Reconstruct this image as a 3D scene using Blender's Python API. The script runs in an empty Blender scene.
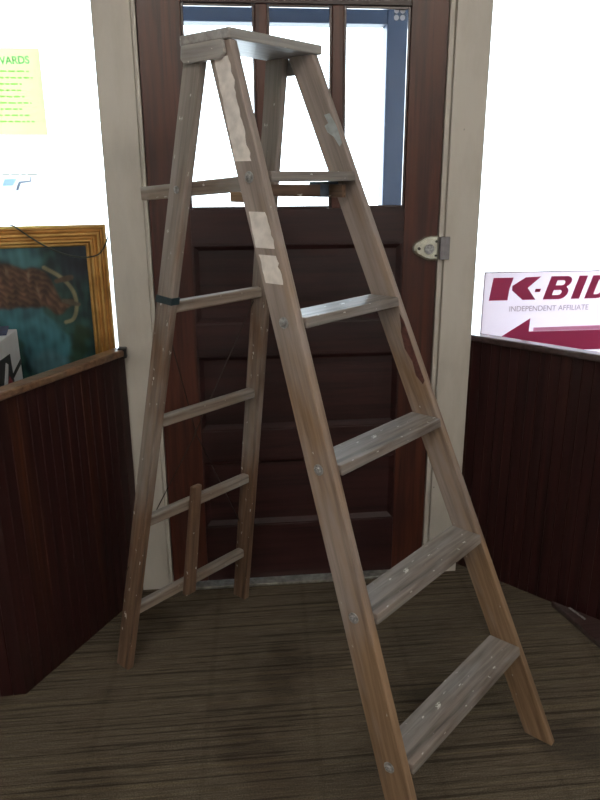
import bpy, bmesh, math, random
from mathutils import Vector, Matrix
random.seed(7)
scene = bpy.context.scene
COL = scene.collection
R = math.radians

# ------------------------------------------------------------------ materials
def newmat(name):
    m = bpy.data.materials.new(name); m.use_nodes = True
    nt = m.node_tree; nt.nodes.clear()
    out = nt.nodes.new('ShaderNodeOutputMaterial')
    b = nt.nodes.new('ShaderNodeBsdfPrincipled')
    nt.links.new(b.outputs[0], out.inputs[0])
    return m, nt, b, out

def N(nt, typ, **kw):
    n = nt.nodes.new(typ)
    for k, v in kw.items():
        if k in n.inputs: n.inputs[k].default_value = v
        else: setattr(n, k, v)
    return n

def ramp(nt, fac, stops, interp='LINEAR'):
    r = nt.nodes.new('ShaderNodeValToRGB'); r.color_ramp.interpolation = interp
    el = r.color_ramp.elements
    while len(el) < len(stops): el.new(.5)
    for e, (p, c) in zip(el, stops):
        e.position = p; e.color = (*c, 1) if len(c) == 3 else c
    nt.links.new(fac, r.inputs[0]); return r

def coords(nt, scale=(1, 1, 1), rot=(0, 0, 0), space='Object'):
    tc = nt.nodes.new('ShaderNodeTexCoord'); mp = nt.nodes.new('ShaderNodeMapping')
    mp.inputs['Scale'].default_value = scale; mp.inputs['Rotation'].default_value = rot
    nt.links.new(tc.outputs[space], mp.inputs[0]); return mp.outputs[0]

def mixc(nt, fac, a, b, mode='MIX'):
    m = nt.nodes.new('ShaderNodeMix'); m.data_type = 'RGBA'; m.blend_type = mode
    if isinstance(fac, (int, float)): m.inputs[0].default_value = fac
    else: nt.links.new(fac, m.inputs[0])
    for i, x in ((6, a), (7, b)):
        if isinstance(x, tuple): m.inputs[i].default_value = (*x, 1)
        else: nt.links.new(x, m.inputs[i])
    return m.outputs[2]

def bump(nt, b, h, strength=.3, dist=.002):
    bp = nt.nodes.new('ShaderNodeBump'); bp.inputs['Strength'].default_value = strength
    bp.inputs['Distance'].default_value = dist
    nt.links.new(h, bp.inputs['Height']); nt.links.new(bp.outputs[0], b.inputs['Normal'])

def plain(name, c, rough=.5, metal=0, noise=0, nscale=20):
    m, nt, b, _ = newmat(name)
    b.inputs['Roughness'].default_value = rough; b.inputs['Metallic'].default_value = metal
    v = coords(nt); n = N(nt, 'ShaderNodeTexNoise', Scale=nscale, Detail=5.)
    nt.links.new(v, n.inputs['Vector'])
    k = noise
    r = ramp(nt, n.outputs[0], [(.3, tuple(x * (1 - k) for x in c)), (.7, tuple(min(1, x * (1 + k)) for x in c))])
    nt.links.new(r.outputs[0], b.inputs['Base Color'])
    if noise: bump(nt, b, n.outputs[0], .15, .001)
    return m

def wood(name, dark, mid, grey, greyamt=(.45, .65), spots=.66, spotcol=(.72, .70, .66), rough=.55, along=0, grain=60, haze_up=0.):
    """weathered timber: grain runs along the object's own X (along=0) or Z (along=2)"""
    m, nt, b, _ = newmat(name)
    sc = [grain, grain, grain]; sc[along] = grain / 22
    v = coords(nt, tuple(sc))
    g = N(nt, 'ShaderNodeTexNoise', Scale=1., Detail=8., Roughness=.65, Distortion=.35)
    nt.links.new(v, g.inputs['Vector'])
    sc2 = [9, 9, 9]; sc2[along] = 2.2
    v2 = coords(nt, tuple(sc2))
    big = N(nt, 'ShaderNodeTexNoise', Scale=1., Detail=4., Roughness=.6)
    nt.links.new(v2, big.inputs['Vector'])
    base = ramp(nt, g.outputs[0], [(.32, dark), (.55, mid), (.75, tuple(min(1, x * 1.25) for x in mid))])
    gr = ramp(nt, g.outputs[0], [(.3, tuple(x * .55 for x in grey)), (.6, grey)])
    fac = big.outputs[0]
    if haze_up:   # window haze painted in: weathered grey grows upward, varnish brown near the feet
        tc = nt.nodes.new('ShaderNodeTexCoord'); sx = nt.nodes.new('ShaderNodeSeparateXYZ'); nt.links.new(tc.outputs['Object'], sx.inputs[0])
        ma = nt.nodes.new('ShaderNodeMath'); ma.operation = 'MULTIPLY_ADD'; ma.inputs[1].default_value = haze_up; ma.inputs[2].default_value = -haze_up*.85
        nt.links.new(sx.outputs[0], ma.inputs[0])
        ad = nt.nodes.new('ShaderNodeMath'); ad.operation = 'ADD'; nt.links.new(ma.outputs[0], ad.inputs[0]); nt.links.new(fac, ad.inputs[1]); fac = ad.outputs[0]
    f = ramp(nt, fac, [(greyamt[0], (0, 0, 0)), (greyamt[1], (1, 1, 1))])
    c = mixc(nt, f.outputs[0], base.outputs[0], gr.outputs[0])
    v3 = coords(nt, (34, 70, 70) if along == 0 else (70, 70, 34))
    sp = N(nt, 'ShaderNodeTexNoise', Scale=1., Detail=3., Roughness=.55)
    nt.links.new(v3, sp.inputs['Vector'])
    sf = ramp(nt, sp.outputs[0], [(spots, (0, 0, 0)), (spots + .035, (1, 1, 1))])
    c = mixc(nt, sf.outputs[0], c, spotcol)
    nt.links.new(c, b.inputs['Base Color'])
    b.inputs['Roughness'].default_value = rough
    bump(nt, b, g.outputs[0], .35, .0015)
    return m

M = {}
M['rail'] = wood('ladder_rail_wood', (.15, .085, .045), (.29, .185, .11), (.37, .30, .27), (.40, .62), .74, haze_up=.22)
M['rail_back'] = wood('ladder_back_wood', (.07, .038, .024), (.21, .125, .08), (.33, .28, .25), (.42, .62), .685, haze_up=.22)
M['tread'] = wood('ladder_tread_wood', (.07, .055, .048), (.24, .195, .17), (.35, .33, .32), (.4, .6), .685, (.7, .68, .65))
M['rung'] = wood('ladder_rung_wood', (.14, .10, .075), (.28, .22, .18), (.42, .40, .38), (.42, .58), .69)
M['cap'] = wood('ladder_cap_wood', (.22, .18, .16), (.38, .33, .30), (.45, .43, .42), (.4, .6), .70)
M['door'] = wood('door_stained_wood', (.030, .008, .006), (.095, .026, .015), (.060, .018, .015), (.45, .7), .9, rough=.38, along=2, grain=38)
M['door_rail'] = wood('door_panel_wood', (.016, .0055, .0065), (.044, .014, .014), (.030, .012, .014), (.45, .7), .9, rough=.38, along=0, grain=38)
M['ledge'] = wood('ledge_wood', (.10, .05, .03), (.22, .125, .075), (.20, .14, .10), (.5, .7), .8, rough=.35)
M['ledge_dark'] = wood('ledge_dark_wood', (.03, .016, .015), (.07, .04, .038), (.12, .10, .10), (.5, .7), .8, rough=.3)
M['platform'] = plain('platform_paint', (.55, .54, .52), .6, 0, .1)

for k, cr in (('ledge_dark', .06), ('tread', .25), ('cap', .3)):
    bs = M[k].node_tree.nodes['Principled BSDF']; bs.inputs['Coat Weight'].default_value = 1. if k == 'ledge_dark' else .5; bs.inputs['Coat Roughness'].default_value = cr
def counter_mat():
    m, nt, b, _ = newmat('counter_mahogany_boards')
    v = coords(nt, (55, 55, 1.6))
    g = N(nt, 'ShaderNodeTexNoise', Scale=1., Detail=7., Roughness=.6, Distortion=.2); nt.links.new(v, g.inputs['Vector'])
    v2 = coords(nt, (7, 7, .5))
    s = N(nt, 'ShaderNodeTexNoise', Scale=1.3, Detail=3., Roughness=.6); nt.links.new(v2, s.inputs['Vector'])
    c1 = ramp(nt, g.outputs[0], [(.3, (.014, .0045, .005)), (.6, (.036, .010, .010)), (.8, (.060, .017, .013))])
    c2 = ramp(nt, g.outputs[0], [(.3, (.035, .009, .005)), (.7, (.13, .042, .018))])
    f = ramp(nt, s.outputs[0], [(.56, (0, 0, 0)), (.76, (1, 1, 1))])
    c = mixc(nt, f.outputs[0], c1.outputs[0], c2.outputs[0])
    nt.links.new(c, b.inputs['Base Color']); b.inputs['Roughness'].default_value = .36
    bump(nt, b, g.outputs[0], .2, .001)
    return m
M['counter'] = counter_mat()

def carpet_mat():
    m, nt, b, _ = newmat('carpet_striped_olive')
    v = coords(nt, (14, 230, 1), (0, 0, R(1)))
    a = N(nt, 'ShaderNodeTexNoise', Scale=1., Detail=6., Roughness=.7); nt.links.new(v, a.inputs['Vector'])
    v2 = coords(nt, (1.1, 75, 1), (0, 0, R(1)))
    s = N(nt, 'ShaderNodeTexNoise', Scale=1., Detail=4., Roughness=.65); nt.links.new(v2, s.inputs['Vector'])
    v3 = coords(nt, (300, 300, 300))
    p = N(nt, 'ShaderNodeTexNoise', Scale=1., Detail=2.); nt.links.new(v3, p.inputs['Vector'])
    c1 = ramp(nt, a.outputs[0], [(.33, (.110, .088, .064)), (.5, (.160, .130, .096)), (.68, (.215, .178, .134))])
    f = ramp(nt, s.outputs[0], [(.40, (.50, .48, .47)), (.46, (.95, .95, .95)), (.52, (1, 1, 1)), (.62, (1.18, 1.16, 1.05))])
    c = mixc(nt, 1., c1.outputs[0], f.outputs[0], 'MULTIPLY')
    pr = ramp(nt, p.outputs[0], [(.3, (.40, .40, .40)), (.7, (1.15, 1.15, 1.15))])
    c = mixc(nt, .85, c, pr.outputs[0], 'MULTIPLY')
    # long faint seam lines across the tufts
    v4 = coords(nt, (1, 1, 1), (0, 0, R(3)))
    w = N(nt, 'ShaderNodeTexWave', Scale=1.05, Distortion=0.); w.wave_type = 'BANDS'; w.bands_direction = 'X'
    nt.links.new(v4, w.inputs['Vector'])
    wr = ramp(nt, w.outputs[0], [(.0, (.62, .6, .58)), (.015, (1, 1, 1))])
    c = mixc(nt, .28, c, wr.outputs[0], 'MULTIPLY')
    v5 = coords(nt, (2.6, 2.6, 1))
    st = N(nt, 'ShaderNodeTexNoise', Scale=1., Detail=3.); nt.links.new(v5, st.inputs['Vector'])
    sr = ramp(nt, st.outputs[0], [(.34, (.55, .5, .48)), (.46, (1, 1, 1))])
    c = mixc(nt, .7, c, sr.outputs[0], 'MULTIPLY')
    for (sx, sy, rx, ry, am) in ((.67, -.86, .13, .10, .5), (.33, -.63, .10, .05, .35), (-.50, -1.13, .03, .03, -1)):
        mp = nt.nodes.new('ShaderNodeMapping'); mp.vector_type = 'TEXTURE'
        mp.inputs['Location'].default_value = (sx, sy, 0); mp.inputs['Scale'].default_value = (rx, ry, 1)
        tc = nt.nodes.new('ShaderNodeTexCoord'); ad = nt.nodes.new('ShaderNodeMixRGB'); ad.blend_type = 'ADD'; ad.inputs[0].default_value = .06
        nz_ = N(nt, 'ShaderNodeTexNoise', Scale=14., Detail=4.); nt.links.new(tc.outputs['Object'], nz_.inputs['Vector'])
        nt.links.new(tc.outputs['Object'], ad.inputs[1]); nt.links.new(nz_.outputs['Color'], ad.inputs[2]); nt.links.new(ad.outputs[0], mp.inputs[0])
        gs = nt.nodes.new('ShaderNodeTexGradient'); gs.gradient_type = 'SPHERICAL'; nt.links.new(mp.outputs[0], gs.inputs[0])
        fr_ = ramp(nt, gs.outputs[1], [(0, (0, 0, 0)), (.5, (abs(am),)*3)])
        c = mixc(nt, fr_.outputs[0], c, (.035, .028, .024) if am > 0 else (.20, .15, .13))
    nt.links.new(c, b.inputs['Base Color']); b.inputs['Roughness'].default_value = .95
    b.inputs['Specular IOR Level'].default_value = .1
    bump(nt, b, a.outputs[0], .6, .004)
    return m
M['carpet'] = carpet_mat()

def paint_mat(name, c, dirt):
    m, nt, b, _ = newmat(name)
    v = coords(nt, (6, 6, 1.5)); a = N(nt, 'ShaderNodeTexNoise', Scale=1.5, Detail=7., Roughness=.7); nt.links.new(v, a.inputs['Vector'])
    r = ramp(nt, a.outputs[0], [(.3, dirt), (.55, c)])
    v2 = coords(nt, (30, 30, 24)); s = N(nt, 'ShaderNodeTexNoise', Scale=1., Detail=2.); nt.links.new(v2, s.inputs['Vector'])
    f = ramp(nt, s.outputs[0], [(.77, (0, 0, 0)), (.80, (1, 1, 1))])
    cc = mixc(nt, f.outputs[0], r.outputs[0], tuple(x * .45 for x in dirt))
    nt.links.new(cc, b.inputs['Base Color']); b.inputs['Roughness'].default_value = .45
    bump(nt, b, a.outputs[0], .1, .001)
    return m
M['cream'] = paint_mat('cream_painted_trim', (.60, .56, .51), (.52, .48, .43))
M['wall'] = paint_mat('wall_paint', (.62, .60, .56), (.55, .53, .49))
M['ceiling'] = paint_mat('ceiling_paint', (.7, .7, .68), (.62, .62, .6))
M['storm'] = plain('storm_door_enamel', (.035, .06, .12), .4, 0, .1)
M['sidewalk'] = plain('concrete', (.5, .5, .48), .9, 0, .15, 6)
M['thresh'] = plain('threshold_metal', (.30, .29, .27), .45, .6, .4, 40)
M['steel'] = plain('dull_steel', (.36, .36, .37), .4, .4, .5, 140)
M['bracket'] = plain('blue_grey_steel', (.12, .16, .22), .45, .5, .3, 60)
M['keeper'] = plain('painted_keeper', (.26, .25, .27), .5, .2, .2, 60)
M['brass'] = plain('worn_brass_lock', (.72, .71, .62), .25, .8, .15, 60)
M['lock_dark'] = plain('lock_dark', (.04, .035, .03), .5, .4, .1)
M['black'] = plain('black_rubber', (.012, .013, .014), .45)
M['tape'] = plain('dark_teal_tape', (.015, .035, .045), .4, 0, .3, 60)
M['hole'] = plain('dark_recess', (.01, .01, .01), .9)
M['gouge'] = plain('red_brown_split', (.10, .035, .028), .8, 0, .5, 60)
M['tapescrap'] = plain('grey_tape_scrap', (.42, .46, .48), .6, 0, .2, 60)
M['lbl'] = plain('worn_paper_label', (.80, .74, .71), .8, 0, .16, 45)
M['wire'] = plain('rusty_wire', (.05, .035, .03), .5, .6)
M['cord'] = plain('dark_green_wire', (.035, .045, .035), .35, .2)
M['whitebox'] = plain('white_card', (.72, .73, .76), .6, 0, .06)
M['boxdark'] = plain('box_print_dark', (.03, .03, .035), .5, 0, .2)
M['boxred'] = plain('box_print_red', (.40, .06, .07), .5)
M['boxgrey'] = plain('box_print_grey', (.30, .30, .32), .5)
M['leaflet'] = plain('navy_leaflet', (.05, .07, .16), .5, 0, .3)
M['decal'] = plain('white_vinyl', (.55, .58, .66), .5)

def gold_mat():
    m, nt, b, _ = newmat('gilt_frame')
    v = coords(nt, (14, 14, 14)); a = N(nt, 'ShaderNodeTexNoise', Scale=1., Detail=5.); nt.links.new(v, a.inputs['Vector'])
    r = ramp(nt, a.outputs[0], [(.3, (.42, .22, .06)), (.55, (.66, .38, .12)), (.75, (.75, .48, .18))])
    nt.links.new(r.outputs[0], b.inputs['Base Color']); b.inputs['Metallic'].default_value = .6; b.inputs['Roughness'].default_value = .3
    return m
M['gold'] = gold_mat()

def trans_mat(name, c, amt=.6):
    m, nt, b, out = newmat(name)
    b.inputs['Base Color'].default_value = (*c, 1); b.inputs['Roughness'].default_value = .6
    t = nt.nodes.new('ShaderNodeBsdfTranslucent'); t.inputs[0].default_value = (*c, 1)
    mx = nt.nodes.new('ShaderNodeMixShader'); mx.inputs[0].default_value = amt
    nt.links.new(b.outputs[0], mx.inputs[1]); nt.links.new(t.outputs[0], mx.inputs[2]); nt.links.new(mx.outputs[0], out.inputs[0])
    return m
M['flyer'] = trans_mat('yellow_green_paper', (.84, 1.0, .62), .8)
M['ink_green'] = trans_mat('green_marker_ink', (.45, .70, .55), .75)
M['ink_line'] = trans_mat('grey_print', (.66, .84, .46), .75)
M['poster'] = trans_mat('white_paper', (.98, .99, 1.0), .7)
M['ink_blue'] = trans_mat('blue_grey_print', (.34, .42, .52), .65)
M['ink_pale'] = trans_mat('pale_blue_print', (.70, .85, .95), .7)
M['ink_faint'] = trans_mat('faint_print', (.6, .6, .55), .7)
M['sign'] = trans_mat('corrugated_plastic_white', (.97, .90, .95), .6)
M['signred'] = trans_mat('magenta_red_print', (.60, .105, .25), .5)
M['signpink'] = trans_mat('pale_pink_print', (.85, .50, .66), .5)
M['signgrey'] = trans_mat('grey_sign_print', (.55, .46, .50), .5)

def glass_mat():
    m, nt, b, out = newmat('window_glass')
    nt.nodes.remove(b)
    t = nt.nodes.new('ShaderNodeBsdfTransparent'); t.inputs[0].default_value = (.95, .97, .97, 1)
    g = nt.nodes.new('ShaderNodeBsdfGlossy'); g.inputs['Roughness'].default_value = .02
    f = nt.nodes.new('ShaderNodeFresnel'); f.inputs[0].default_value = 1.45
    mx = nt.nodes.new('ShaderNodeMixShader')
    nt.links.new(f.outputs[0], mx.inputs[0]); nt.links.new(t.outputs[0], mx.inputs[1]); nt.links.new(g.outputs[0], mx.inputs[2])
    nt.links.new(mx.outputs[0], out.inputs[0]); return m
M['glass'] = glass_mat()

def emit_mat(name, c, s):
    m, nt, b, out = newmat(name); nt.nodes.remove(b)
    e = nt.nodes.new('ShaderNodeEmission'); e.inputs[0].default_value = (*c, 1); e.inputs[1].default_value = s
    nt.links.new(e.outputs[0], out.inputs[0]); return m
M['tube'] = emit_mat('fluorescent_tube', (1.0, .91, .78), 26)

# ------------------------------------------------------------------ builders
def link(o, parent=None):
    COL.objects.link(o)
    if parent: o.parent = parent
    return o

def tag(o, label=None, cat=None, group=None, kind=None):
    if label: o['label'] = label
    if cat: o['category'] = cat
    if group: o['group'] = group
    if kind: o['kind'] = kind
    return o

def empty(name, loc, rz, label, cat, group=None):
    o = bpy.data.objects.new(name, None); o.empty_display_size = .1
    o.location = loc; o.rotation_euler = (0, 0, rz); link(o)
    return tag(o, label, cat, group)

def mesh(name, verts, faces, mat, parent=None, bev=0, seg=2, smooth=False, mat_index=None, mats=None):
    me = bpy.data.meshes.new(name); me.from_pydata([tuple(v) for v in verts], [], faces); me.validate()
    bm = bmesh.new(); bm.from_mesh(me); bmesh.ops.recalc_face_normals(bm, faces=bm.faces[:]); bm.to_mesh(me); bm.free()
    for m in (mats or [mat]): me.materials.append(m)
    if mat_index:
        for p, i in zip(me.polygons, mat_index): p.material_index = i
    o = bpy.data.objects.new(name, me); link(o, parent)
    if bev:
        b = o.modifiers.new('bevel', 'BEVEL'); b.width = bev; b.segments = seg; b.limit_method = 'ANGLE'; b.angle_limit = R(35)
    if smooth:
        for p in me.polygons: p.use_smooth = True
    return o

class MB:
    def __init__(s): s.v = []; s.f = []
    def box(s, x0, y0, z0, x1, y1, z1):
        n = len(s.v)
        s.v += [(x, y, z) for z in (z0, z1) for (x, y) in ((x0, y0), (x1, y0), (x1, y1), (x0, y1))]
        s.f += [(n, n+3, n+2, n+1), (n+4, n+5, n+6, n+7)] + [(n+i, n+(i+1) % 4, n+4+(i+1) % 4, n+4+i) for i in range(4)]
        return s
    def prism(s, poly, z0, z1):
        n = len(s.v); k = len(poly)
        s.v += [(x, y, z0) for x, y in poly] + [(x, y, z1) for x, y in poly]
        s.f += [tuple(range(n+k-1, n-1, -1)), tuple(range(n+k, n+2*k))] + [(n+i, n+(i+1) % k, n+k+(i+1) % k, n+k+i) for i in range(k)]
        return s
    def loft(s, rings, close=True):
        n0 = len(s.v); k = len(rings[0])
        for r in rings: s.v += [tuple(p) for p in r]
        for a in range(len(rings)-1):
            for i in range(k):
                b = n0+a*k
                s.f.append((b+i, b+(i+1) % k, b+k+(i+1) % k, b+k+i))
        if close:
            s.f.append(tuple(range(n0+k-1, n0-1, -1)))
            e = n0+(len(rings)-1)*k; s.f.append(tuple(range(e, e+k)))
        return s
    def build(s, name, mat, parent=None, **k): return mesh(name, s.v, s.f, mat, parent, **k)

def beam(name, q0, q1, mat, parent=None, bev=.002):
    """sheared bar from quad q0 to quad q1; the object's own X runs along it so the grain follows"""
    q0 = [Vector(p) for p in q0]; q1 = [Vector(p) for p in q1]
    c0 = sum(q0, Vector())/4; c1 = sum(q1, Vector())/4
    X = (c1-c0).normalized(); Y = (q0[1]-q0[0]); Y = (Y-X*Y.dot(X)).normalized(); Z = X.cross(Y)
    m = Matrix((X, Y, Z)).transposed().to_4x4(); m.translation = c0; mi = m.inverted()
    mb = MB().loft([[mi@p for p in q0], [mi@p for p in q1]])
    o = mb.build(name, mat, parent, bev=bev); o.matrix_basis = m
    return o

def tube(name, pts, r, mat, parent=None, n=8):
    pts = [Vector(p) for p in pts]; mb = MB(); rings = []
    for i, p in enumerate(pts):
        d = (pts[min(i+1, len(pts)-1)]-pts[max(i-1, 0)]).normalized()
        u = d.cross(Vector((.13, .2, 1)) if abs(d.z) < .95 else Vector((1, 0, 0))).normalized(); w = d.cross(u)
        rings.append([p+u*r*math.cos(2*math.pi*k/n)+w*r*math.sin(2*math.pi*k/n) for k in range(n)])
    return mb.loft(rings).build(name, mat, parent, smooth=True)

def disc(mb, c, axis, r, h, n=20, r2=None):
    axis = Vector(axis).normalized(); c = Vector(c)
    u = axis.orthogonal().normalized(); w = axis.cross(u)
    r2 = r if r2 is None else r2
    ring = lambda cc, rr: [cc+u*rr*math.cos(2*math.pi*k/n)+w*rr*math.sin(2*math.pi*k/n) for k in range(n)]
    mb.loft([ring(c, r), ring(c+axis*h, r2)]); return mb

def smoothpath(pts, k=8):
    pts = [Vector(p) for p in pts]; out = []
    P = [pts[0]]+pts+[pts[-1]]
    for i in range(1, len(P)-2):
        for j in range(k):
            t = j/k
            out.append(.5*((2*P[i])+(-P[i-1]+P[i+1])*t+(2*P[i-1]-5*P[i]+4*P[i+1]-P[i+2])*t*t+(-P[i-1]+3*P[i]-3*P[i+1]+P[i+2])*t**3))
    out.append(pts[-1]); return out

def text_mesh(name, s, size, mat, parent, loc, width=None, shear=0., offset=0., depth=.0003, rot=(R(90), 0, 0)):
    cu = bpy.data.curves.new(name+'_c', 'FONT'); cu.body = s; cu.size = size; cu.shear = shear; cu.offset = offset; cu.extrude = depth
    t = bpy.data.objects.new(name+'_t', cu); COL.objects.link(t)
    dg = bpy.context.evaluated_depsgraph_get(); dg.update()
    me = bpy.data.meshes.new_from_object(t.evaluated_get(dg))
    bpy.data.objects.remove(t); bpy.data.curves.remove(cu)
    xs = [v.co.x for v in me.vertices]; x0 = min(xs); w = max(xs)-x0
    k = (width/w) if width else 1
    for v in me.vertices: v.co.x = (v.co.x-x0)*k
    me.materials.clear(); me.materials.append(mat)
    o = bpy.data.objects.new(name, me); link(o, parent); o.location = loc; o.rotation_euler = rot
    return o

def struct(o): o['kind'] = 'structure'; return o

# ------------------------------------------------------------------ the room
W0, BK, CH = 2.6, -4.6, 2.75
struct(MB().box(-W0, BK, -.06, W0, .139, 0).build('floor', M['carpet']))
struct(MB().box(-W0-.12, BK-.12, CH, W0+.12, .24, CH+.1).build('ceiling', M['ceiling']))
struct(MB().box(-W0-.12, BK, -.06, -W0, .14, CH).build('wall_left', M['wall']))
struct(MB().box(W0, BK, -.06, W0+.12, .14, CH).build('wall_right', M['wall']))
struct(MB().box(-W0-.12, BK-.12, -.06, W0+.12, BK, CH).build('wall_back', M['wall']))
wf = MB()
wf.box(-W0-.12, .14, -.06, -.602, .24, .62); wf.box(.597, .14, -.06, W0+.12, .24, .62)
wf.box(-W0-.12, .14, .62, -2.30, .24, CH); wf.box(2.30, .14, .62, W0+.12, .24, CH)
wf.box(-2.30, .14, 2.50, -.602, .24, CH); wf.box(.597, .14, 2.50, 2.30, .24, CH)
wf.box(-.602, .10, 2.16, .597, .24, CH)
struct(wf.build('wall_front', M['wall']))
struct(MB().box(-8, .6, -.2, 8, 9, -.12).box(-2.4, .1395, -.2, 2.4, .6, -.03).build('floor_outside', M['sidewalk']))

# shop windows
def window(n, x0, x1):
    z0, z1, y0, y1, t = .622, 2.498, .17, .22, .045
    mb = MB(); mb.box(x0, y0, z0, x1, y1, z0+t).box(x0, y0, z1-t, x1, y1, z1)
    a = .012
    mb.box(x0, y0, z0+t, x0+a, y1, z1-t).box(x1-a, y0, z0+t, x1, y1, z1-t)
    o = struct(mb.build('window_%d' % n, M['cream'], bev=.002))
    MB().box(x0+a, .193, z0+t, x1-a, .199, z1-t).build('glass_pane', M['glass'], o)
window(1, -2.298, -.604); window(2, .599, 2.298)

# painted posts either side of the door
lp = MB()
lp.box(-.5985, -.012, 0, -.487, .239, 2.16).box(-.487, -.004, 0, -.474, .239, 2.16).box(-.474, .048, 0, -.452, .239, 2.16)
struct(lp.build('trim_1', M['cream'], bev=.003))
rp = MB()
rp.box(.482, -.012, 0, .593, .239, 2.16).box(.463, -.004, 0, .478, .239, 2.16).box(.478, .002, 0, .482, .239, 2.16).box(.441, .048, 0, .463, .239, 2.16)
post_r = struct(rp.build('trim_2', M['cream'], bev=.003))
struct(MB().box(-.472, -.004, 2.056, .461, .095, 2.158).build('trim_3', M['cream'], bev=.003))
struct(MB().box(-.472, -.035, 0, .461, .12, .012).build('trim_4', M['thresh'], bev=.003))

# outer storm door frame seen through the glass
sf = MB()
sf.box(.372, .46, -.12, .62, .54, 2.5).box(-.66, .46, -.12, -.50, .54, 2.5).box(-.50, .46, 1.965, .372, .54, 2.5)
struct(sf.build('trim_5', M['storm'], bev=.004))

# ------------------------------------------------------------------ door
DL, DR, GL, GR, DT = -.471, .460, -.345, .345, .045
d = MB()
d.box(DL, 0, .016, GL, DT, 2.05).box(GR, 0, .016, DR, DT, 2.05)
door = d.build('door_1', M['door'], bev=.0015); struct(door)
zr = [(.016, .233), (.49, .60), (.869, .977), (1.236, 1.345), (1.93, 2.05)]
for a, b in zr:
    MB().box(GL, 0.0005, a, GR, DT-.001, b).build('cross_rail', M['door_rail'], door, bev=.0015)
for x in (-.11, .122):
    MB().box(x-.018, .003, 1.345, x+.018, DT-.004, 1.93).build('muntin', M['door'], door, bev=.003)
for x0, x1 in ((GL, -.128), (-.092, .104), (.140, GR)):
    MB().box(x0, .020, 1.345, x1, .024, 1.93).build('glass_pane', M['glass'], door)
    g = MB()
    for (a0, c0, a1, c1) in ((x0, 1.345, x0+.008, 1.93), (x1-.008, 1.345, x1, 1.93), (x0+.008, 1.345, x1-.008, 1.353), (x0+.008, 1.922, x1-.008, 1.93)):
        g.box(a0, .008, c0, a1, .0195, c1)
    tag(g.build('glazing_bead', M['ledge_dark'], door, bev=.002))
for a, b in ((.233, .49), (.60, .869), (.977, 1.236)):
    def fr(i, y): return [(GL+i, y, a+i), (GR-i, y, a+i), (GR-i, y, b-i), (GL+i, y, b-i)]
    mb = MB().loft([fr(0, .002), fr(.005, .002), fr(.020, .016), fr(.05, .016), fr(.085, .015)], close=False)
    k = len(mb.v); mb.f.append((k-4, k-3, k-2, k-1))
    mb.loft([fr(0, .032), fr(0, .034)])
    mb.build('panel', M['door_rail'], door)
# rim lock
lk = empty('lock', (0, 0, 0), 0, None, None); lk.parent = door
pts = []
for k in range(13):
    t = math.pi/2+math.pi*k/12
    pts.append((.398+.026*math.cos(t)*1.0, 1.215+.026*math.sin(t)))
outline = [(.458, 1.256), (.430, 1.256)]+[(.412, 1.252)]+pts[1:-1]+[(.412, 1.178), (.430, 1.174), (.458, 1.174)]
def ring(y, s): return [(.43+(x-.43)*s, y, 1.215+(z-1.215)*s) for x, z in outline]
lkm = MB().loft([ring(-.001, 1), ring(-.014, 1), ring(-.021, .93), ring(-.025, .80)])
bpy.data.objects.remove(lk)
lk = lkm.build('lock', M['brass'], door, bev=.001); lk['label'] = 'worn brass rim lock'
mb = MB(); disc(mb, (.426, -.0255, 1.214), (0, -1, 0), .016, .005); kn = mb.build('thumb_turn', M['steel'], lk, bev=.001)
mb = MB(); disc(mb, (.392, -.0255, 1.216), (0, -1, 0), .005, .002); mb.build('keyhole', M['lock_dark'], lk)
mb = MB()
for z in (1.238, 1.192): disc(mb, (.449, -.0255, z), (0, -1, 0), .004, .002, 10)
mb.build('screw', M['lock_dark'], lk)
kp = MB().box(.464, -.024, 1.178, .481, -.0045, 1.252).box(.481, -.020, 1.178, .497, -.0125, 1.252).build('lock_keeper', M['keeper'], post_r, bev=.002)
# four round white stickers at the top corner of the glass
dc = MB().box(.294, .0180, 1.893, .330, .0192, 1.929).build('window_decal', M['glass'], door)
for x in (.302, .321):
    for z in (1.901, 1.920):
        mb = MB(); disc(mb, (x, .0178, z), (0, -1, 0), .0078, .0008); mb.build('round_sticker', M['decal'], dc)

# ------------------------------------------------------------------ counters below the windows
def offset_line(pts, dist):
    out = []
    for i, p in enumerate(pts):
        p = Vector(p); ns = []
        for a, b in ((i-1, i), (i, i+1)):
            if 0 <= a and b < len(pts):
                e = (Vector(pts[b])-Vector(pts[a])).normalized(); ns.append(Vector((-e.y, e.x)))
        n = sum(ns, Vector((0, 0))).normalized(); n = n/max(.3, n.dot(ns[0])); out.append(p+n*dist)
    return out
def board_wall(name, a, b, into, z0, z1, mat, parent, t=.022, bw=.036):
    """tongue and groove boards from a to b, grooves cut in the room side"""
    a = Vector(a); b = Vector(b); L = (b-a).length; e = (b-a)/L; n = Vector(into)
    n = (n-e*n.dot(e)).normalized(); k = max(1, round(L/bw)); w = L/k; poly = []
    for i in range(k):
        s = i*w
        poly += [a+e*s+(n*.0022 if i else n*0)]
        poly += [a+e*(s+.0018), a+e*(s+w-.0018)]
    poly += [b]
    poly += [b+n*t, a+n*t]
    return MB().prism([(p.x, p.y) for p in poly], z0, z1).build(name, mat, parent)

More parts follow.
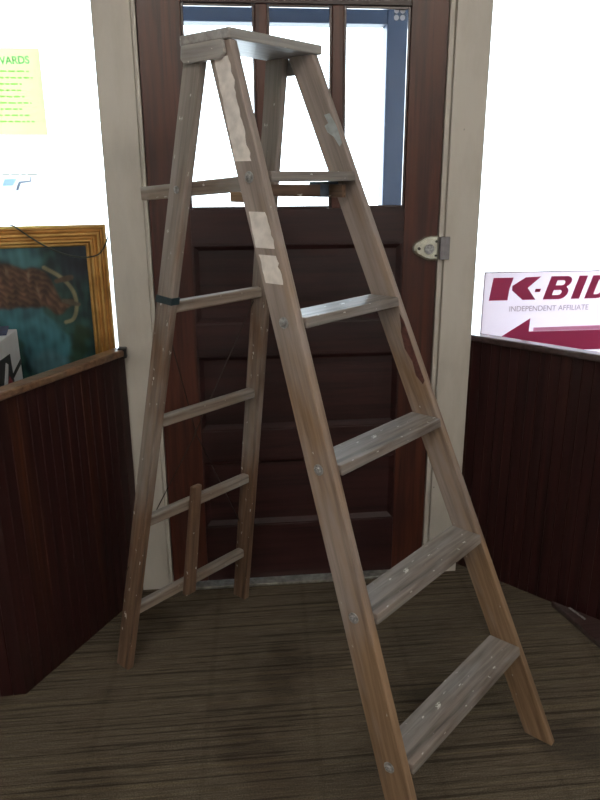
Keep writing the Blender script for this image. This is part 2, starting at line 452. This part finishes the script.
def counter(side, P0, P1, P2, label, ledge_mat):
    root = empty('display_counter', (P1[0], P1[1], 0), 0, label, 'counter')
    o = Vector(P1)
    l = lambda p: (p[0]-o.x, p[1]-o.y)
    into = (side*1., .6)
    board_wall('angled_panel', l(P0), l(P1), into, 0, .888, M['counter'], root)
    board_wall('side_panel', l(P1), l(P2), (0, 1), 0, .888, M['counter'], root)
    # corner post
    # ledge cap with rounded nose following the counter
    pts = [l(P0), l(P1), l(P2)]
    sgn = -1 if side < 0 else 1
    pin = offset_line(pts, .035*sgn); pout = offset_line(pts, -.016*sgn)
    pin2 = offset_line(pts, .035*sgn)
    poly = [tuple(p) for p in pout]+[tuple(p) for p in reversed(pin)]
    MB().prism(poly, .889, .912).build('ledge', ledge_mat, root, bev=.006, seg=3)
    pb = offset_line(pts, .0225*sgn)
    plat = [tuple(p) for p in pb]+[l((P2[0], .138)), l((P0[0]+(0 if side > 0 else -.020), .138))]
    MB().prism(plat, .60, .62).build('platform', M['platform'], root)
    return root, l
cL, lL = counter(-1, (-.580, -.026), (-.868, -.532), (-2.55, -.62), 'dark mahogany boarded counter left of the door with tan wooden ledge', M['ledge'])
cR, lR = counter(1, (.594, .064), (1.20, -.652), (2.55, -.70), 'dark mahogany boarded counter right of the door with dark ledge', M['ledge_dark'])
p = [lR(q) for q in ((.852, -.275), (.955, -.80), (1.19, -.668))]
MB().prism(p, 0, .022).build('plinth', M['ledge_dark'], cR, bev=.004)
a = lR((.888, -.330)); b = lR((.910, -.400)); 
beam('metal_strip', [(a[0], a[1], .0225), (a[0]+.007, a[1]+.002, .0225), (a[0]+.007, a[1]+.002, .026), (a[0], a[1], .026)],
     [(b[0], b[1], .0225), (b[0]+.007, b[1]+.002, .0225), (b[0]+.007, b[1]+.002, .026), (b[0], b[1], .026)], M['steel'], cR, bev=.0008)
# black corner clip at the end of the left ledge
a = lL((-.585, -.040))
MB().box(a[0]-.012, a[1]-.014, .884, a[0]+.016, a[1]+.012, .918).build('corner_clip', M['black'], cL, bev=.003)

# ------------------------------------------------------------------ step ladder
OX, OY, YAW = -.157, -.533, R(-46.963)
H, AF, CF, AB, CB = 1.743, .7245, .0217, -.3738, -.046
WBF, WTF, WBB, WTB, G, T = .3053, .1433, .263, .1408, .0378, .022
GB = .029
lad = empty('step_ladder', (OX, OY, 0), YAW, 'tall weathered wooden stepladder standing open in front of the door', 'ladder')
sF = lambda z: AF+(CF-AF)*z/H
wF = lambda z: WBF+(WTF-WBF)*z/H
sB = lambda z: AB+(CB-AB)*z/H
wB = lambda z: WBB+(WTB-WBB)*z/H
ZT = H-.0225
def rail_quad(s, w, z, g, side, t=T): # outer face at w
    a, b = (w-t)*side, w*side
    return [(s-g, a, z), (s+g, a, z), (s+g, b, z), (s-g, b, z)]
railsF = {}; railsB = {}
for side in (-1, 1):
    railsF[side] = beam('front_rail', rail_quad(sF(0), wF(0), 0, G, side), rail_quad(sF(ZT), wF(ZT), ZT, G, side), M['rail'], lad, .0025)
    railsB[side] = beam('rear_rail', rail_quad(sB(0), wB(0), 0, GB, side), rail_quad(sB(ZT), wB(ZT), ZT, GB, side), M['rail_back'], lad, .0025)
def reparent(o, p):
    """keep place, hang o under p (both currently under the ladder)"""
    o.matrix_basis = p.matrix_basis.inverted() @ o.matrix_basis; o.parent = p
    return o
Z1, DZ = .2744, .295
for k in range(5):
    z = Z1+k*DZ; t = .022; e = .0008
    q = []
    for side in (-1, 1):
        w0 = wF(z)-T-e; 
        q.append([(sF(z)-G, side*w0, z), (sF(z)+G*1.22, side*w0, z), (sF(z)+G*1.22+.004, side*(w0+.001), z-t), (sF(z)-G+.004, side*(w0+.001), z-t)])
    tr = beam('tread', q[0], q[1], M['tread'], lad, .0025)
    zb = z-.012
    for side in (-1, 1):
        # washer and hex nut on the outer face of each rail
        c = Vector((sF(zb), side*(wF(zb)+.0006), zb)); ax = (0, side, 0)
        mb = MB(); disc(mb, c, ax, .0125, .002, 20); disc(mb, c+Vector(ax)*.002, ax, .0078, .005, 6, .007); disc(mb, c+Vector(ax)*.007, ax, .0038, .003, 10)
        reparent(mb.build('bolt', M['steel'], lad, bev=.0006), railsF[side])
# rungs of the rear frame
for z in (.202, .505, .812, 1.129):
    q = []; hh = .015; dd = .014
    for side in (-1, 1):
        w0 = wB(z)-T-.0008
        q.append([(sB(z)-dd, side*w0, z-hh), (sB(z)+dd, side*w0, z-hh), (sB(z)+dd, side*w0, z+hh), (sB(z)-dd, side*w0, z+hh)])
    beam('rung', q[0], q[1], M['rung'], lad, .005)
# cap board
mb = MB().box(-.086, -.152, H-.022, .074, .157, H)
cap = mb.build('top_cap', M['cap'], lad, bev=.004, seg=3)
cap.data.transform(Matrix.Rotation(-math.pi/2, 4, 'Z')); cap.rotation_euler = (0, 0, math.pi/2)
# side cleats under the cap, outside the rails
for side in (-1, 1):
    zt, zb = H-.0228, H-.060
    w0 = max(wF(zb), wB(zb))+.0012
    poly = [(-.072, zt), (.058, zt), (.064, zb+.010), (.050, zb), (-.066, zb), (-.076, zb+.010)]
    a, b = side*w0, side*(w0+.010)
    MB().loft([[(x, a, z) for x, z in poly], [(x, b, z) for x, z in poly]]).build('cap_cleat', M['cap'], lad, bev=.002)
# wooden spreader bars
def bar(name, s0, z0, s1, z1, w0, w1, h, mat):
    d_ = Vector((s1-s0, 0, z1-z0)).normalized(); n = Vector((-d_.z, 0, d_.x))*h/2
    def q(s, z):
        c = Vector((s, 0, z)); A = Vector((0, w0, 0)); B = Vector((0, w1, 0))
        return [c-n+A, c-n+B, c+n+B, c+n+A]
    return beam(name, q(s0, z0), q(s1, z1), mat, lad, .002)
b1 = bar('spreader_bar', -.282, 1.403, .093, 1.429, -.122, -.138, .033, M['rung'])
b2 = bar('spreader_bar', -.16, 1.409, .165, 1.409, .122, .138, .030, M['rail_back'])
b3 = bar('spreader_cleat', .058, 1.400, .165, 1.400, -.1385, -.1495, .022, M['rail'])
# pivot bolts on the rear rails
for side in (-1, 1):
    z = 1.415; c = Vector((sB(z), side*(wB(z)+.0006), z)); ax = (0, side, 0)
    mb = MB(); disc(mb, c, ax, .009, .002, 16); disc(mb, c+Vector(ax)*.002, ax, .006, .003, 12, .004)
    reparent(mb.build('bolt', M['steel'], lad), railsB[side])
# bent steel bracket under the top tread by the far rail
mb = MB().box(.105, .070, 1.4245, .135, .146, 1.4310).box(.108, .108, 1.397, .132, .1135, 1.4245)
mb.build('steel_bracket', M['bracket'], lad, bev=.001)
# loose splint fixed over the two lowest rungs
def quad_b(z, w, hw, off, t):
    s = sB(z)+off
    return [(s, w-hw, z), (s+t, w-hw, z), (s+t, w+hw, z), (s, w+hw, z)]
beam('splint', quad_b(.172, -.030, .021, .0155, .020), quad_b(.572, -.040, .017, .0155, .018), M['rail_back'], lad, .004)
# cross wires behind the rear frame
off = -.019
tube('brace_wire', [(sB(1.105)+off, -wB(1.105)+T, 1.105), (sB(.72)+off-.004, -.012, .72), (sB(.325)+off, wB(.325)-T, .325)], .0016, M['wire'], lad)
tube('brace_wire', [(sB(1.10)+off, wB(1.10)-T, 1.10), (sB(.70)+off-.012, -.020, .70), (sB(.40)+off-.004, -wB(.40)+.02, .40), (sB(.33)+off-.004, -wB(.33)-.01, .33)], .0016, M['wire'], lad)
# dark band round the near rear rail
z = 1.152; e = .0018
def ringq(z_, ee, dz=0): return [(sB(z_)-GB-ee, -wB(z_)-ee, z_+dz), (sB(z_)+GB+ee, -wB(z_)-ee, z_-.004+dz), (sB(z_)+GB+ee, -wB(z_)+T+ee, z_-.004+dz), (sB(z_)-GB-ee, -wB(z_)+T+ee, z_+dz)]
mb = MB()
A, B, Ci, D = ringq(z-.009, e), ringq(z+.009, e), ringq(z+.009, .0003), ringq(z-.009, .0003)
mb.loft([A, B, Ci, D, A], close=False)
reparent(mb.build('tape_band', M['tape'], lad), railsB[-1])['label'] = 'dark teal tape band'
# paper label remnants on the near front rail
def face_patch(name, pts, mat, side=-1, outer=True, parent=None, th=.0006):
    def P(ds, z, o):
        w = (wF(z) if outer else wF(z)-T)
        o = o if outer else -o
        return (sF(z)+ds, side*(w+o), z)
    k = len(pts)
    o = MB().loft([[P(a, b, .0003) for a, b in pts], [P(a, b, .0003+th) for a, b in pts]]).build(name, mat, lad)
    reparent(o, railsF[side]); return o
def ragged(left, right, z0, z1, n, amp):
    r = random.Random(int(z0*1000)); Lp = []; Rp = []
    for i in range(n+1):
        z = z0+(z1-z0)*i/n; f = i/n
        Lp.append((left[0]+(left[1]-left[0])*f+r.uniform(-amp, amp)*.4, z)); Rp.append((right[0]+(right[1]-right[0])*f+r.uniform(-amp, amp), z))
    return Lp+Rp[::-1]
for pts in (ragged((-.032, -.022), (.016, .022), 1.475, 1.688, 26, .004),
            ragged((-.032, -.026), (.026, .024), 1.298, 1.372, 8, .003),
            ragged((-.026, -.026), (.026, .024), 1.226, 1.284, 8, .004)):
    face_patch('paper_label', pts, M['lbl'])['label'] = 'worn pale paper label remnant'
# split and tape scrap on the far front rail
g = face_patch('split', [(.032, 1.12), (.037, 1.10), (.036, 1.02), (.0368, .955), (.028, .945), (.016, .965), (.020, 1.0), (.010, 1.03), (.016, 1.07), (.024, 1.09)], M['gouge'], 1, False)
g['label'] = 'dark reddish split in the rail edge'
g = face_patch('tape_scrap', [(.012, 1.585), (.030, 1.588), (.0375, 1.56), (.037, 1.52), (.026, 1.512), (.018, 1.535), (.004, 1.545), (.002, 1.56), (.016, 1.566)], M['tapescrap'], 1, False)

# ------------------------------------------------------------------ framed painting behind the left ledge
PW, PH, FW = .80, .68, .066
ang = math.atan2(.075, .31)
pz = .6205
pr = empty('painting', (-.622, .072, pz), ang, 'gilt framed painting of a striped brown animal on teal, behind the left ledge', 'painting')
# local x runs left (negative) from the right end; y away from the room
sec = [(0, .012), (0, -.014), (.004, -.022), (.010, -.022), (.014, -.010), (.018, -.010), (.024, -.026), (.031, -.026), (.037, -.010), (.041, -.010), (.046, -.018), (.052, -.018), (.058, -.006), (.062, -.006), (.066, -.003), (.066, .004), (.02, .012)]
corners = [(-PW, 0, 1, 1), (0, 0, -1, 1), (0, PH, -1, -1), (-PW, PH, 1, -1)]
mb = MB(); rings = []
for (x, z, dx, dz) in corners+corners[:1]:
    rings.append([(x+dx*a, y, z+dz*a) for a, y in sec])
mb.loft(rings, close=False)
tag(mb.build('frame', M['gold'], pr), 'gilt moulded frame')
# canvas with a hand-laid painting in a colour attribute
nx, nz = 220, 160
x0, x1, z0, z1 = -PW+.064, -.064, .064, PH-.064
vs = []; cs = []
rnd = random.Random(3)
def sstep(a, b, x):
    t = max(0, min(1, (x-a)/(b-a))); return t*t*(3-2*t)
def seg_d(px, pz_, a, b):
    ax, az = a; bx, bz = b; vx, vz = bx-ax, bz-az
    t = max(0, min(1, ((px-ax)*vx+(pz_-az)*vz)/(vx*vx+vz*vz))); return math.hypot(px-ax-t*vx, pz_-az-t*vz), t
def lerp(a, b, t): return tuple(a[i]+(b[i]-a[i])*t for i in range(3))
from mathutils import noise as mn
tail = smoothpath([(-.20, .475, 0), (-.150, .44, 0), (-.118, .395, 0), (-.112, .345, 0), (-.125, .305, 0), (-.15, .295, 0)], 4)
tail = [(p.x, p.y) for p in tail]
def paintc(x, z):
    z -= .075
    n1 = mn.noise(Vector((x*9, z*9, 1.))); n2 = mn.noise(Vector((x*28, z*28, 4.))); n3 = mn.noise(Vector((x*70, z*16, 2.)))
    c = lerp((.012, .045, .055), (.03, .10, .085), sstep(-.35, .35, n1+.8*n2+.5*n3))
    c = lerp(c, (.018, .022, .045), sstep(-.20, -.10, x)*sstep(.36, .46, z)*.85)
    # stream of teal water running down to the right
    dw, _ = seg_d(x, z, (-.34, .40), (-.14, .12)); c = lerp(c, (.07, .24, .30), (1-sstep(.05, .085, dw+n2*.03))*.85)
    dw, _ = seg_d(x, z, (-.22, .16), (-.06, .08)); c = lerp(c, (.12, .26, .31), (1-sstep(.03, .06, dw+n2*.02))*.8)
    dw, _ = seg_d(x, z, (-.30, .53), (-.24, .50)); c = lerp(c, (.10, .30, .36), (1-sstep(.02, .05, dw))*.7)
    dg, _ = seg_d(x, z, (-.13, .16), (-.10, .26)); c = lerp(c, (.035, .075, .035), (1-sstep(.012, .04, dg+n2*.02))*.9)
    # animal body, haunch and hind leg
    for a, b, ra, rb in (((-.62, .40), (-.32, .42), .085, .075), ((-.32, .42), (-.235, .405), .072, .062), ((-.235, .43), (-.17, .345), .05, .028), ((-.60, .42), (-.70, .50), .07, .06), ((-.17, .345), (-.125, .36), .024, .012), ((-.50, .36), (-.44, .24), .045, .02)):
        dd, t = seg_d(x, z, a, b); rr = ra+(rb-ra)*t
        k = 1-sstep(rr-.012, rr+.004, dd+n2*.006)
        if k > 0:
            st = math.sin((x*.5+z*.85)*330+n1*9+n3*4)*.6+n3
            bc = lerp((.10, .045, .03), (.21, .11, .06), sstep(-.6, .9, st))
            bc = lerp(bc, (.33, .27, .17), sstep(.3, .9, n3+.3*n1)*.7)
            bc = lerp(bc, (.05, .025, .02), sstep(rr*.55, rr, dd)*.6)
            c = lerp(c, bc, k)
    dt = min(seg_d(x, z, tail[i], tail[i+1])[0] for i in range(len(tail)-1))
    c = lerp(c, (.33, .30, .17), 1-sstep(.004, .008, dt))
    dt, _ = seg_d(x, z, (-.165, .43), (-.12, .44)); c = lerp(c, (.13, .08, .05), 1-sstep(.006, .012, dt+n2*.004))
    dt, _ = seg_d(x, z, (-.15, .365), (-.105, .35)); c = lerp(c, (.15, .12, .08), 1-sstep(.004, .010, dt+n2*.004))
    k = .62*(1+.55*n2+.35*n3+.3*n1)
    return tuple(max(.002, q*k) for q in c)
for j in range(nz+1):
    for i in range(nx+1):
        x = x0+(x1-x0)*i/nx; z = z0+(z1-z0)*j/nz
        vs.append((x, .001, z)); cs.append(paintc(x, z))
fs = [(j*(nx+1)+i, j*(nx+1)+i+1, (j+1)*(nx+1)+i+1, (j+1)*(nx+1)+i) for j in range(nz) for i in range(nx)]
m, nt, b, _ = newmat('painted_canvas'); at = nt.nodes.new('ShaderNodeVertexColor'); at.layer_name = 'paint'
nt.links.new(at.outputs[0], b.inputs['Base Color']); b.inputs['Roughness'].default_value = .35
cv = mesh('canvas', vs, fs, m, pr)
ca = cv.data.color_attributes.new('paint', 'FLOAT_COLOR', 'POINT')
for i, c in enumerate(cs): ca.data[i].color = (*c, 1)
MB().box(x0-.01, .0045, z0-.01, x1+.01, .010, z1+.01).build('backing', M['ledge'], pr)

# hanging wire draped over the frame's corner
def P(x, z, y=-.030): # painting local -> world
    c, s = math.cos(ang), math.sin(ang)
    return (-.622+x*c-y*s, .072+x*s+y*c, pz+z)
tag(tube('hanging_wire', smoothpath([P(-.285, .682, .020), P(-.280, .6835, -.006), P(-.268, .678, -.030), P(-.22, .640), P(-.17, .608), P(-.12, .588), P(-.07, .580), P(-.03, .588), P(-.008, .615), P(.004, .640, -.02), P(.006, .65, .0)], 8), .0024, M['cord']),
    'dark wire draped across the top corner of the gilt picture frame', 'wire')

# white box in front of the painting
bx = empty('product_box', (-.888, -.215, .6205), 0, 'white printed cardboard box standing in front of the gilt framed painting', 'box')
MB().box(-.26, -.18, 0, 0, .118, .378).build('carton', M['whitebox'], bx, bev=.003)
def side_print(name, pts, mat, o=.0012):
    MB().loft([[(.0004, y, z) for y, z in pts], [(o, y, z) for y, z in pts]]).build(name, mat, bx)
side_print('printed_picture', [(-.15, .11), (.03, .14), (.012, .325), (-.15, .33)], M['boxdark'])
side_print('printed_picture', [(-.06, .19), (-.01, .18), (.01, .235), (-.02, .265), (-.05, .24)], M['boxred'], .002)
side_print('printed_picture', [(-.10, .14), (-.075, .14), (-.045, .25), (-.02, .30), (-.04, .31), (-.08, .25)], M['whitebox'], .0025)
side_print('printed_picture', [(.02, .248), (.115, .270), (.115, .285), (.02, .262)], M['boxdark'], .002)
side_print('printed_picture', [(.07, .15), (.108, .16), (.10, .20), (.08, .19)], M['boxgrey'], .002)
lf = MB().box(-.11, -.06, 0, .0, .07, .004).build('leaflet', M['leaflet'], None, bev=.001)
lf.location = (-.905, -.135, .9992); lf.rotation_euler = (0, 0, R(12)); tag(lf, 'navy leaflet lying on top of the white cardboard box', 'leaflet')

# ------------------------------------------------------------------ papers on the left window
yw = .1925
fl = MB().box(-1.012, yw-.0012, 1.575, -.797, yw-.0004, 1.832).build('flyer', M['flyer'])
tag(fl, 'bright yellow green flyer with handwriting taped on the left window', 'flyer')
def strip(name, x0, x1, z0, z1, mat, parent, y=yw-.0016):
    return MB().box(x0, y-.0004, z0, x1, y, z1).build(name, mat, parent)
# marker heading
hd = text_mesh('heading', 'REWARDS', .031, M['ink_green'], fl, (-.965, yw-.0018, 1.783), width=.135, offset=.0006, depth=.0002, rot=(R(90), R(-2), 0))
rr = random.Random(5)
lines = MB()
for k in range(9):
    z = 1.762-.0185*k; x = -.985+rr.uniform(0, .05); xe = -.842+rr.uniform(-.03, .02)
    while x < xe:
        w = rr.uniform(.008, .024); lines.box(x, yw-.0020, z, min(x+w, xe), yw-.0016, z+.005); x += w+.006
lines.build('printed_lines', M['ink_line'], fl)
po = MB().box(-1.05, yw-.0012, 1.318, -.815, yw-.0004, 1.50).build('notice', M['poster'])
tag(po, 'white notice with a small blue grey drawing, below the yellow green flyer', 'notice')
ln = MB(); x = -.955
for w in (.022, .026, .014, .03): ln.box(x, yw-.0020, 1.452, x+w, yw-.0016, 1.4555); x += w+.006
ln.build('printed_lines', M['ink_faint'], po)
zz = 1.430
def poly_print(name, pts, mat, parent, y=yw-.0016, t=.0004):
    MB().loft([[(x, y, z) for x, z in pts], [(x, y-t, z) for x, z in pts]]).build(name, mat, parent)
poly_print('printed_drawing', [(-.905, 1.432), (-.870, 1.435), (-.868, 1.447), (-.866, 1.447), (-.8665, 1.4315), (-.900, 1.427), (-.910, 1.405), (-.918, 1.404), (-.912, 1.42)], M['ink_blue'], po)
poly_print('printed_drawing', [(-.96, 1.418), (-.925, 1.420), (-.91, 1.442), (-.95, 1.440)], M['ink_pale'], po)
poly_print('printed_drawing', [(-.908, 1.416), (-.882, 1.418), (-.882, 1.4205), (-.906, 1.419)], M['ink_pale'], po)

# ------------------------------------------------------------------ yard sign on the right platform
SX, SY, SZ, SW, SH = .650, .058, .6205, .61, .504
sg = empty('yard_sign', (SX, SY, SZ), 0, 'white yard sign with magenta red lettering standing behind the right ledge', 'sign')
MB().box(0, 0, 0, SW, .004, SH).build('board', M['sign'], sg)
fy = -.0004
def sp(name, pts, mat, t=.0004):
    return MB().loft([[(x, fy, SH+z) for x, z in pts], [(x, fy-t, SH+z) for x, z in pts]]).build(name, mat, sg)
bd = MB()
for (a0, c0, a1, c1) in ((.001, .001, .0038, SH-.001), (SW-.0038, .001, SW-.001, SH-.001), (.0038, SH-.0038, SW-.0038, SH-.001), (.0038, .001, SW-.0038, .0038)):
    bd.box(a0, fy-.0004, c0, a1, fy, c1)
bd.build('border_line', M['signgrey'], sg)
sp('letter_k', [(.034, -.021), (.106, -.021), (.094, -.060), (.090, -.100), (.022, -.100)], M['signred'])
sp('letter_k', [(.104, -.050), (.150, -.021), (.206, -.019), (.160, -.058), (.192, -.100), (.145, -.100), (.104, -.066)], M['signred'])
sp('hyphen', [(.190, -.062), (.209, -.062), (.206, -.073), (.187, -.073)], M['signred'])
def cut_letter(name, outer, holes, x):
    """flat letter with counters, slanted; coordinates 0..1 wide, 0..1 high"""
    hgt, sh = .081, .30
    cu = bpy.data.curves.new('c', 'CURVE'); cu.dimensions = '2D'; cu.fill_mode = 'BOTH'; cu.extrude = .0002
    for lp_ in [outer]+holes:
        sp_ = cu.splines.new('POLY'); sp_.points.add(len(lp_)-1); sp_.use_cyclic_u = True
        for q_, (a, b) in zip(sp_.points, lp_): q_.co = (a+b*hgt*sh, b*hgt, 0, 1)
    t = bpy.data.objects.new('c', cu); COL.objects.link(t)
    dg = bpy.context.evaluated_depsgraph_get(); dg.update()
    me = bpy.data.meshes.new_from_object(t.evaluated_get(dg))
    bpy.data.objects.remove(t); bpy.data.curves.remove(cu)
    me.materials.clear(); me.materials.append(M['signred'])
    o = bpy.data.objects.new(name, me); link(o, sg); o.location = (x, fy-.0003, SH-.100); o.rotation_euler = (R(90), 0, 0); return o
def arc(cx, cy, rx, ry, a0, a1, n=8): return [(cx+rx*math.cos(R(a0+(a1-a0)*k/n)), cy+ry*math.sin(R(a0+(a1-a0)*k/n))) for k in range(n+1)]
cut_letter('letter_b', [(0, 0)]+arc(.058, .28, .026, .28, -90, 60)+arc(.058, .76, .024, .24, -60, 90)+[(0, 1)],
           [[(.028, .18)]+arc(.050, .29, .010, .11, -90, 90, 5)+[(.028, .40)], [(.028, .60)]+arc(.050, .71, .010, .11, -90, 90, 5)+[(.028, .82)]], .219)
cut_letter('letter_i', [(0, 0), (.031, 0), (.031, 1), (0, 1)], [], .322)
cut_letter('letter_d', [(0, 0)]+arc(.042, .5, .044, .5, -90, 90, 12)+[(0, 1)], [[(.028, .18)]+arc(.040, .5, .017, .32, -90, 90, 8)+[(.028, .82)]], .372)
text_mesh('small_print', 'INDEPENDENT AFFILIATE', .027, M['signgrey'], sg, (.100, fy-.0003, SH-.140), width=.292, depth=.0002)
sp('arrow', [(.045, -.250), (.180, -.166), (.178, -.214), (.58, -.214), (.58, -.286), (.178, -.286), (.180, -.334)], M['signred'])
sp('pink_band', [(.195, -.200), (.58, -.196), (.58, -.213), (.195, -.213)], M['signpink'])

# ------------------------------------------------------------------ ceiling lights (out of view, behind the camera)
def lamp(x, y, label):
    o = empty('ceiling_light', (x, y, CH), 0, label, 'ceiling light', 'ceiling lights')
    MB().box(-.62, -.16, -.06, .62, .16, -.001).build('housing', M['whitebox'], o, bev=.004)
    for yy in (-.08, .08):
        tube('tube', [(-.58, yy, -.080), (.58, yy, -.080)], .016, M['tube'], o, 12)
lamp(-.9, -3.0, 'fluorescent ceiling light on the left behind the viewer'); lamp(1.0, -3.0, 'fluorescent ceiling light on the right behind the viewer')

# ------------------------------------------------------------------ world, camera
w = bpy.data.worlds.new('World'); scene.world = w; w.use_nodes = True
bg = w.node_tree.nodes['Background']; bg.inputs[0].default_value = (.80, .90, 1.0, 1); bg.inputs[1].default_value = 3.6

cam = bpy.data.cameras.new('camera'); co = bpy.data.objects.new('camera', cam); COL.objects.link(co); scene.camera = co
cam.sensor_fit = 'VERTICAL'; cam.sensor_height = 32; cam.sensor_width = 24; cam.lens = 713.678*32/800; cam.clip_start = .02
psi, pitch, roll = .1048, .3034, -.0056
co.matrix_world = Matrix.Translation((-.247, -2.347, 1.443)) @ Matrix.Rotation(-psi, 4, 'Z') @ Matrix.Rotation(math.pi/2-pitch, 4, 'X') @ Matrix.Rotation(roll, 4, 'Z')
vs_ = scene.view_settings; scene.display_settings.display_device = 'sRGB'
vs_.view_transform = 'Standard'; vs_.look = 'None'; vs_.exposure = 1.1; vs_.gamma = 1; vs_.use_curve_mapping = False
scene.cycles.max_bounces = 10; scene.cycles.diffuse_bounces = 6; scene.cycles.transparent_max_bounces = 12
